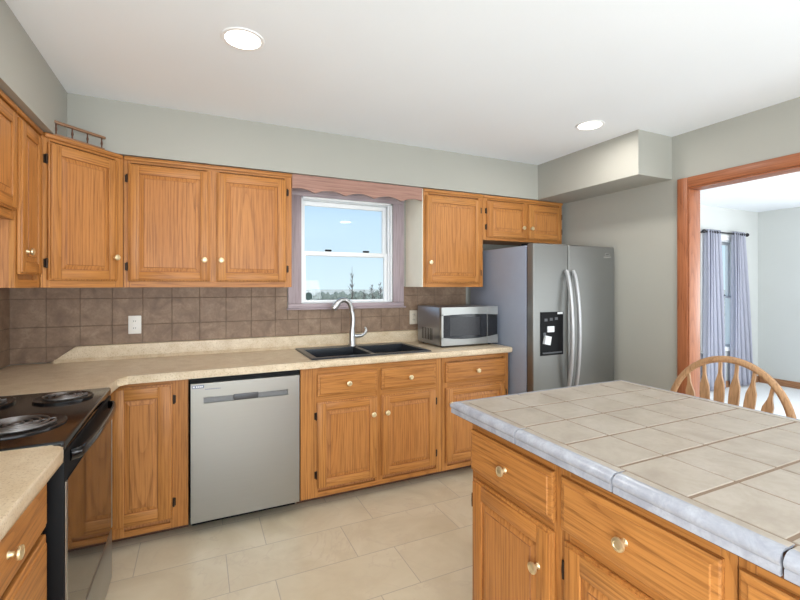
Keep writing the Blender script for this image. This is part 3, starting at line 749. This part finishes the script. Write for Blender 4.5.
# ------------------------------------------------------------------ refrigerator
t = thing('refrigerator', 'stainless side-by-side refrigerator with black water dispenser in right corner', 'refrigerator', (2.182, 0, 0)); W = 0.838; TZ = 1.690
obj('body', bx(0, W, 2.485, 3.2, 0.03, TZ-0.012, 0, 0.006), GREYP, t)
obj('base_grille', bx(0.01, W-0.01, 2.47, 2.50, 0.004, 0.029), BLACKM, t)
obj('gasket', bx(0.012, W-0.012, 2.474, 2.486, 0.06, TZ-0.02), BLACKM, t)
def fdoor(nm, x0, x1):
    return obj(nm, bx(x0, x1, 2.405, 2.473, 0.055, TZ, 0, 0.010, 3), STEEL_D, t)
sp_ = 0.338
fz = fdoor('freezer_door', 0.0, sp_-0.003); fd = fdoor('fridge_door', sp_+0.003, W)
def handle(par, x):
    pts = []
    for k in range(25):
        u = k/24; z = 1.495-(1.495-0.56)*u; b = math.sin(PI*u)
        pts.append((x, 2.392-0.062*b**0.6, z))
    obj('handle', tube(bmn(), pts, 0.0165, 10, flat=(0.85, 1.0)), plain('satin_handle', (176, 176, 177), 0.42, 0.5), par)
handle(fz, sp_-0.036); handle(fd, sp_+0.036)
dx0, dx1, dz0, dz1 = 0.062, 0.285, 0.872, 1.19; yf = 2.405
bm = bmn()
box(bm, dx0, dx1, yf-0.004, yf-0.0005, dz0, dz0+0.014, 0, 0.001, 1); box(bm, dx0, dx0+0.012, yf-0.004, yf-0.0005, dz0+0.014, dz1, 0, 0.001, 1)
box(bm, dx1-0.012, dx1, yf-0.004, yf-0.0005, dz0+0.014, dz1, 0, 0.001, 1); box(bm, dx0+0.012, dx1-0.012, yf-0.005, yf-0.0005, 1.105, dz1, 0, 0.001, 1)
box(bm, dx0+0.012, dx1-0.012, yf-0.0015, yf-0.0004, dz0+0.014, 1.105, 1)
for c_ in range(3):
    box(bm, 0.10+0.05*c_, 0.128+0.05*c_, yf-0.0062, yf-0.005, 1.122+0.004*c_, 1.142+0.004*c_, 3, 0.0004, 1)
box(bm, 0.225, 0.276, yf-0.0064, yf-0.005, 1.172, 1.187, 2)
box(bm, 0.125, 0.19, yf-0.014, yf-0.0015, 1.042, 1.085, 2, 0.003, 1)
box(bm, 0.086, 0.112, yf-0.010, yf-0.0015, 1.005, 1.04, 3, 0.003, 1)
vs = bmesh.ops.create_cube(bm, size=1, matrix=Matrix.Translation((0.118, yf-0.014, 0.985)) @ Matrix.Rotation(R(12), 4, 'Y') @ Matrix.Diagonal((0.055, 0.02, 0.062, 1)))['verts']
for f in {f for v in vs for f in v.link_faces}: f.material_index = 2
box(bm, dx0+0.02, dx1-0.02, yf-0.012, yf-0.0015, dz0+0.014, dz0+0.024, 3, 0.002, 1)
dsp = obj('dispenser', bm, [BLACKM, BLACKM, LABEL, plain('grey_plastic', (84, 86, 90), 0.5)], fz); dsp['label'] = 'black ice and water dispenser with two pale paddles'
m = Matrix.Translation((W-0.085, yf-0.0008, 1.628)) @ Matrix.Rotation(R(90), 4, 'X')
bd = lathe(bmn(), [(0.014, 0), (0.014, 0.002), (0.0175, 0.002), (0.0175, 0), (0.014, 0)], m @ Matrix.Diagonal((1.5, 0.6, 1, 1)), 24)
box(bd, W-0.125, W-0.045, yf-0.002, yf-0.0005, 1.606, 1.612, 0)
obj('badge', bd, CHROME, fd)
for x in (0.05, W-0.05): obj('hinge_cover', bx(x-0.03, x+0.03, 2.49, 2.56, TZ-0.011, TZ+0.008, 0, 0.004), BLACKM, t)

# ------------------------------------------------------------------ range
RY0, RY1 = 1.575, 2.338
t = thing('electric_range', 'black electric coil range between two beige counters', 'stove', (XL+0.014, RY0, 0))
RW = RY1-RY0; RD = 0.62                                # local: x depth from wall, y width
obj('body', bx(0.01, RD-0.045, 0.002, RW-0.002, 0.02, 0.888, 0, 0.003), BLACKM, t)
for x in (0.06, RD-0.1):
    for y in (0.05, RW-0.05): obj('foot', lathe(bmn(), [(0, 0.0005), (0.018, 0.0005), (0.015, 0.021), (0, 0.021)], Matrix.Translation((x, y, 0)), 12), BLACKM, t)
bm = bmn(); box(bm, 0.0, RD+0.008, 0.001, RW-0.001, 0.8885, 0.921, 0, 0.008, 3)
obj('cooktop', bm, BLACK, t)
bg = obj('backguard', bx(0.0, 0.06, 0.003, RW-0.003, 0.9215, 1.13, 0, 0.012, 3), BLACKM, t)
for y in (0.1, 0.22, RW-0.22, RW-0.1): obj('dial', lathe(bmn(), [(0, 0), (0.024, 0), (0.02, 0.018), (0, 0.02)], Matrix.Translation((0.0605, y, 1.04)) @ Matrix.Rotation(R(90), 4, 'Y'), 18), BLACK, bg)
def burner(x, y, r):
    lab = None
    pan = obj('burner', lathe(bmn(), [(0, 0.9215), (r*0.35, 0.9215), (r*0.9, 0.9228), (r*1.12, 0.927), (r*1.24, 0.9285), (r*1.28, 0.9265), (r*1.28, 0.9213)], Matrix.Translation((x, y, 0)), 40), [PAN], t)
    turns = 4.0 if r > 0.085 else 3.0; n = int(turns*28); pts = []
    for k in range(n+1):
        u = k/n; a = 2*PI*turns*u; rr = r*(0.16+0.84*u); pts.append((x+rr*math.cos(a), y+rr*math.sin(a), 0.9325))
    bm = tube(bmn(), pts, 0.0044, 8)
    for k in range(3):
        a = 2*PI*k/3+0.4; tube(bm, [(x, y, 0.9295), (x+r*math.cos(a), y+r*math.sin(a), 0.9295)], 0.0025, 5)
    obj('coil', bm, COIL, pan)
    obj('medallion', lathe(bmn(), [(0, 0.9365), (0.012, 0.9365), (0.014, 0.933), (0, 0.932)], Matrix.Translation((x, y, 0)), 14), COIL, pan)
burner(0.45, 0.225, 0.104); burner(0.49, 0.605, 0.078); burner(0.20, 0.225, 0.078); burner(0.20, 0.605, 0.104)
dr_ = bmn(); xf = RD+0.012
box(dr_, RD-0.044, xf-0.004, 0.004, RW-0.004, 0.285, 0.884, 0, 0.003)
od = obj('oven_door', dr_, BLACKM, t)
obj('glass', bx(xf-0.0035, xf, 0.022, RW-0.022, 0.29, 0.80, 0, 0.001, 1), GLASSB, od)
for y0 in (0.004, RW-0.020): obj('edge_strip', bx(xf-0.0035, xf+0.001, y0, y0+0.016, 0.288, 0.80, 0, 0.001, 1), STEEL, od)
sd = obj('storage_drawer', bx(RD-0.044, xf, 0.004, RW-0.004, 0.06, 0.276, 0, 0.004), STEEL, t)
pts = []
for k in range(33):
    u = k/32; y = 0.066+(RW-0.132)*u
    b = min(1, math.sin(PI*u)**0.28) if 0 < u < 1 else 0
    pts.append((xf-0.004+0.04*b, y, 0.858))
obj('handle', tube(bmn(), pts, 0.016, 10, flat=(0.62, 1.15)), BLACK, od)

# ------------------------------------------------------------------ outlets
def outlet(x, z, label, m, n=2):
    t = thing('wall_outlet', label, 'outlet', (x, YB-0.0075, z))
    obj('plate', bx(-0.036, 0.036, -0.006, -0.0003, -0.058, 0.058, 0, 0.003), m, t)
    bm = bmn()
    for zz in (-0.022, 0.022):
        box(bm, -0.014, 0.014, -0.0082, -0.0058, zz-0.014, zz+0.014, 0, 0.002)
        for xx in (-0.006, 0.005): box(bm, xx-0.001, xx+0.001, -0.0088, -0.0080, zz-0.004, zz+0.006, 1)
    obj('receptacle', bm, [m, BLACKM], t)
outlet(-0.368, 1.131, 'white wall outlet on the tiles below the double-door cabinet', PLATE)
outlet(1.640, 1.118, 'almond wall outlet on the tiles behind the microwave', ALMOND)
# round decal on the lower window pane
t = tag(obj('round_decal', lathe(bmn(), [(0.0, 0), (0.010, 0), (0.012, 0.0012), (0.024, 0.0012), (0.027, 0.003), (0.029, 0)], Matrix.Rotation(R(90), 4, 'X'), 28), GREEN, loc=(0.772, 3.3172, 1.302)), 'small dark round decal on the lower left of the window pane', 'decal')

# ------------------------------------------------------------------ island
IX, IY1, ID, UP = 0.915, 1.326, 0.62, 0.431
labs = ['oak island cabinet at the far end, nearest the dishwasher, drawer over door', 'second oak island cabinet from the far end, drawer over door', 'third oak island cabinet from the far end, cut by the frame edge',
        'fourth oak island cabinet, next to the photographer']
first = None
for k in range(4):
    loc = (IX, IY1-UP*k, 0)
    if first is None:
        t = thing('island_cabinet', labs[0], 'cabinet', loc, R(-90), 'island cabinets'); first = t
        toe(t, UP, ID)
        carcass(t, UP, ID, BB, 0.884, [(0.0006, 0.03, BB, 0.884), (UP-0.03, UP-0.0006, BB, 0.884)], [(0.03, UP-0.03, BB, BB+0.03), (0.03, UP-0.03, 0.844, 0.884), (0.03, UP-0.03, 0.67, 0.74)])
        drawer(t, 0.008, 0.409, 0.714, 0.858); door(t, 0.018, 0.409, 0.095, 0.687, 'l', (0.358, 0.566), 0.06)
    else: dup(first, loc, labs[k])
t = thing('island_countertop', 'beige tiled island countertop with glazed edge tiles painted in blue-grey sky light', 'countertop', (0, 0, 0.885))
TX0, TX1, TY1, TY0 = 0.882, 1.835, 1.432, -0.34; zt = 0.046
obj('substrate', bx(TX0+0.014, TX1-0.014, TY0+0.014, TY1-0.014, 0.0, zt-0.006), DARKW, t)
obj('grout_bed', bx(TX0+0.045, TX1-0.045, TY0+0.045, TY1-0.045, zt-0.0055, zt+0.0022), IGROUT, t)
bm = bmn(); m_ = 0.054; gx = 0.0028; gy = 0.0046
xs = [TX0+m_]+[0.935+0.1765*k for k in range(1, 5)]+[TX1-m_+0.012]
xs = [TX0+m_, 1.112, 1.288, 1.466, 1.642, TX1-m_]
ys = [TY1-m_+0.012]+[1.240-0.1685*k for k in range(0, 10)]
for j in range(len(ys)-1):
    for i in range(len(xs)-1):
        box(bm, xs[i]+gx, xs[i+1]-gx, ys[j+1]+gy, ys[j]-gy, zt-0.001, zt+0.004+random.uniform(-0.0003, 0.0003), 0, 0.0012, 1)
obj('tile_field', bm, ITILE, t, smooth=0)
# glazed edge tiles: V-cap profile (u = distance in from the outer edge)
prof = [(m_-0.003, zt-0.0005), (m_-0.003, zt+0.004), (0.030, zt+0.004), (0.021, zt+0.0045), (0.011, zt+0.002), (0.004, zt-0.004), (0.0, zt-0.011), (0.0005, zt-0.017), (0.005, zt-0.0225), (0.0035, zt-0.026), (0.0035, zt-0.039), (0.012, zt-0.039), (0.012, zt-0.0005)]
def capmat(i): return 1 if i in (0, 1) else 0  # flat top keeps tile beige; steep faces get the painted sky tint
Ltile = 0.3475; yj = [TY1, 1.058, 0.712, 0.384, 0.04]
yj = [y for y in yj if y > TY0]+[TY0]
def cap(axis, e, a0, a1, sign, mit0=0, mit1=0):
    bm = bmn(); pts = [(e+sign*u, z) for u, z in prof]
    fs = extrude_profile(bm, pts, axis, a0, a1, capmat)
    # mitre the ends at corners
    for v in bm.verts:
        u = abs((v.co.x if axis == 'Y' else v.co.y)-e); a = v.co.y if axis == 'Y' else v.co.x
        if mit0 and abs(a-a0) < 1e-6: a = a0+mit0*u
        elif mit1 and abs(a-a1) < 1e-6: a = a1+mit1*u
        if axis == 'Y': v.co.y = a
        else: v.co.x = a
    obj('edge_tile', bm, [ICAP, ITILE], t, smooth=50)
g = 0.0026
for k in range(len(yj)-1):
    a1, a0 = yj[k], yj[k+1]
    for e, sg in ((TX0, 1), (TX1, -1)):
        cap('Y', e, a0+(g if k < len(yj)-2 else 0), a1-(g if k else 0), sg, 1 if k == len(yj)-2 else 0, -1 if k == 0 else 0)
xj = [TX0, 1.19, 1.513, TX1]
for k in range(3):
    for e, sg in ((TY1, -1), (TY0, 1)):
        cap('X', e, xj[k]+(g if k else 0), xj[k+1]-(g if k < 2 else 0), sg, 1 if k == 0 else 0, -1 if k == 2 else 0)

# ------------------------------------------------------------------ chair (bow-back, faces the island)
t = thing('windsor_chair', 'light oak bow-back chair with arrow slats behind the island', 'chair', (2.08, 1.205, 0), 0)
sx0, sx1, hw = -0.22, 0.22, 0.225
bm = bmn(); pts = []
for k in range(32):
    a = 2*PI*k/32; ca, sa = math.cos(a), math.sin(a); e = 0.7
    pts.append((0.225*math.copysign(abs(ca)**e, ca), (0.225-0.015*ca)*math.copysign(abs(sa)**e, sa)))
prism(bm, pts, 0.43, 0.462, 0, tuple(range(32)), 0.010)
obj('seat', bm, CH_V, t)
bm = bmn(); bow = []
BHW = 0.262; zbase = 0.461; ztop = 1.028
for k in range(41):
    a = PI*k/40; y = -BHW*math.cos(a); s = math.sin(a); z = 0.74+(ztop-0.74)*s
    bow.append((0.15+(z-0.46)*0.125, y, z))
foot = lambda s: [(0.15, s*0.195, zbase), (0.16, s*0.232, 0.56), (0.175, s*0.255, 0.66)]
path = foot(-1)+bow+foot(1)[::-1]
tube(bm, path, 0.0155, 10, flat=(0.85, 1.05)); obj('bow', bm, CH_V, t)
def bowz(y): return 0.74+(ztop-0.74)*math.sqrt(max(0, 1-(y/BHW)**2))
for k in range(6):
    y0 = -0.105+0.042*k; y1 = -0.182+0.0728*k; zt_ = bowz(y1)-0.006
    bm = bmn(); secs = []
    for u, wd in ((0, 0.008), (0.35, 0.009), (0.52, 0.020), (0.72, 0.022), (0.80, 0.0205), (0.865, 0.010), (0.90, 0.007), (1.0, 0.0065)):
        z = zbase+(zt_-zbase)*u; y = y0+(y1-y0)*u; x = 0.15+(z-0.46)*0.125; secs.append([bm.verts.new(p) for p in ((x-0.005, y-wd, z), (x+0.005, y-wd, z), (x+0.005, y+wd, z), (x-0.005, y+wd, z))])
    for p, q in zip(secs, secs[1:]):
        for i in range(4): bm.faces.new((p[i], p[(i+1) % 4], q[(i+1) % 4], q[i]))
    bm.faces.new(secs[0]); bm.faces.new(secs[-1][::-1])
    obj('slat', bm, CH_V, t)
for sx_ in (-1, 1):
    for sy_ in (-1, 1):
        tp = Vector((0.15*sx_, 0.14*sy_, 0.432)); bt = Vector((0.20*sx_, 0.19*sy_, 0.0)); q = [tp.lerp(bt, u) for u in (0, 0.1, 0.25, 0.45, 0.55, 0.75, 1.0)]
        obj('leg', tube(bmn(), q, [0.014, 0.017, 0.021, 0.022, 0.016, 0.018, 0.011], 12), CH_V, t)
for sy_ in (-1, 1): obj('stretcher', tube(bmn(), [(-0.172, 0.166*sy_, 0.22), (0, 0.166*sy_, 0.22), (0.172, 0.166*sy_, 0.22)], [0.008, 0.013, 0.008], 10), CH_V, t)
obj('stretcher', tube(bmn(), [(0, -0.166, 0.22), (0, 0, 0.22), (0, 0.166, 0.22)], [0.008, 0.012, 0.008], 10), CH_V, t)

# ------------------------------------------------------------------ curtains
t = thing('curtain_rod', 'dark metal curtain rod above the window in the far room', 'curtain rod', (6.38, GY1-0.075, 2.085))
obj('pole', tube(bmn(), [(-0.47, 0, 0), (0.47, 0, 0)], 0.011, 12), RODM, t)
for s in (-1, 1):
    obj('finial', lathe(bmn(), [(0, 0), (0.012, 0.004), (0.026, 0.022), (0.018, 0.042), (0, 0.05)], Matrix.Translation((0.47*s, 0, 0)) @ Matrix.Rotation(R(90*s), 4, 'Y'), 16), RODM, t)
    obj('bracket', bx(0.43*s-0.008, 0.43*s+0.008, 0.0, 0.0745, -0.012, 0.006, 0, 0.002), RODM, t)
def curtain(label, xt0, xt1, xb0, xb1, folds):
    bm = bmn(); nu, nv = folds*12, 24; rows = []
    for j in range(nv+1):
        v = j/nv; z = 2.115-2.095*v; row = []
        for i in range(nu+1):
            u = i/nu; x = (xt0+(xt1-xt0)*u)*(1-v)+(xb0+(xb1-xb0)*u)*v
            ph = 2*PI*folds*u; am = 0.030+0.012*math.sin(7*u+3*v)
            row.append(bm.verts.new((x+0.012*math.sin(2*ph), GY1-0.075+am*math.cos(ph+0.5*math.sin(3*v+5*u))*(0.6+0.4*v) + (0.0 if v > 0.02 else 0), z)))
        rows.append(row)
    for p, q in zip(rows, rows[1:]):
        for i in range(nu): bm.faces.new((p[i], p[i+1], q[i+1], q[i]))
    t = thing('curtain', label, 'curtain', (0, 0, 0))
    o = obj('panel', bm, CURT, t, smooth=60); md = o.modifiers.new('thick', 'SOLIDIFY'); md.thickness = 0.003
    for k in range(folds):
        x = xt0+(xt1-xt0)*(k+0.5)/folds
        obj('grommet', lathe(bmn(), [(0.016, -0.003), (0.024, -0.003), (0.024, 0.003), (0.016, 0.003), (0.016, -0.003)], Matrix.Translation((x, GY1-0.075, 2.083)) @ Matrix.Rotation(R(90), 4, 'Y'), 16), RODM, t)
curtain('lavender grey floor-length curtain at the left of the far window', 5.94, 6.24, 5.92, 6.36, 5)
curtain('lavender grey floor-length curtain at the right of the far window', 6.54, 6.80, 6.53, 7.03, 5)

# ------------------------------------------------------------------ outdoors
struct('ground', bx(-600, 900, 12, 900, -7, -6), FIELD)
def blob(bm, c, r, rz):
    vs = bmesh.ops.create_icosphere(bm, subdivisions=2, radius=1)['verts']
    for v in vs:
        k = 1+random.uniform(-0.28, 0.28); v.co = Vector((c[0]+v.co.x*r*k, c[1]+v.co.y*r*k, c[2]+v.co.z*rz*k))
def px2x(px, Y):
    r = (px-400)/432; s, c = math.sin(R(25.06)), math.cos(R(25.06)); return (s+r*c)/(c-r*s)*Y
for k in range(27):
    Yd = (172, 184, 196)[k % 3]; X = px2x(297+k*3.4, Yd); hh = random.uniform(3.4, 5.4)
    bm = bmn(); tube(bm, [(0, 0, 0), (0, 0, hh*0.4)], 0.15, 5, 1)
    for q in range(5): blob(bm, (random.uniform(-1, 1), random.uniform(-1, 1), hh*random.uniform(0.3, 0.65)), random.uniform(0.8, 1.15), hh*0.34)
    tag(obj('distant_shrub', bm, [SHRUB, BARK], loc=(X, Yd, -6), smooth=0), 'dull green shrub in the distant tree line beyond the window', 'shrub', 'distant tree line')
def bare_tree(px, Yd, hh, spread, nb, label, bushy=False):
    X = px2x(px, Yd); t = thing('bare_tree', label, 'tree', (X, Yd, -6))
    bm = bmn(); tube(bm, [(0, 0, 0), (0.1, 0, hh*0.5), (0, 0, hh)], [hh*0.02, hh*0.013, hh*0.002], 6)
    obj('trunk', bm, BARK, t)
    bm = bmn()
    for k in range(nb):
        z = hh*random.uniform(0.2, 0.9); a = random.uniform(0, 2*PI); L = spread*(1.15-z/hh)*random.uniform(0.5, 1); 
        p0 = Vector((0.05, 0, z)); p1 = p0+Vector((math.cos(a)*L*0.5, math.sin(a)*L*0.5, L*0.5)); p2 = p0+Vector((math.cos(a)*L, math.sin(a)*L, L*1.25))
        tube(bm, [p0, p1, p2], [hh*0.007, hh*0.005, hh*0.002], 5)
        for q in range(3):
            b = random.uniform(0, 2*PI); p3 = p1+Vector((math.cos(b), math.sin(b), 1.1))*L*0.4; tube(bm, [p1, p3], [hh*0.004, hh*0.0015], 4)
    obj('branches', bm, BARK, t)
bare_tree(352, 160, 15.0, 3.2, 14, 'tall bare tree standing alone outside the sink window')
bare_tree(372, 152, 8.2, 2.6, 34, 'bushy bare tree at the right of the sink window view')
bare_tree(364, 158, 6.2, 2.2, 26, 'low bare tree just right of the tall tree outside')
bare_tree(380, 162, 9.4, 2.6, 26, 'bare tree at the right edge of the sink window view')
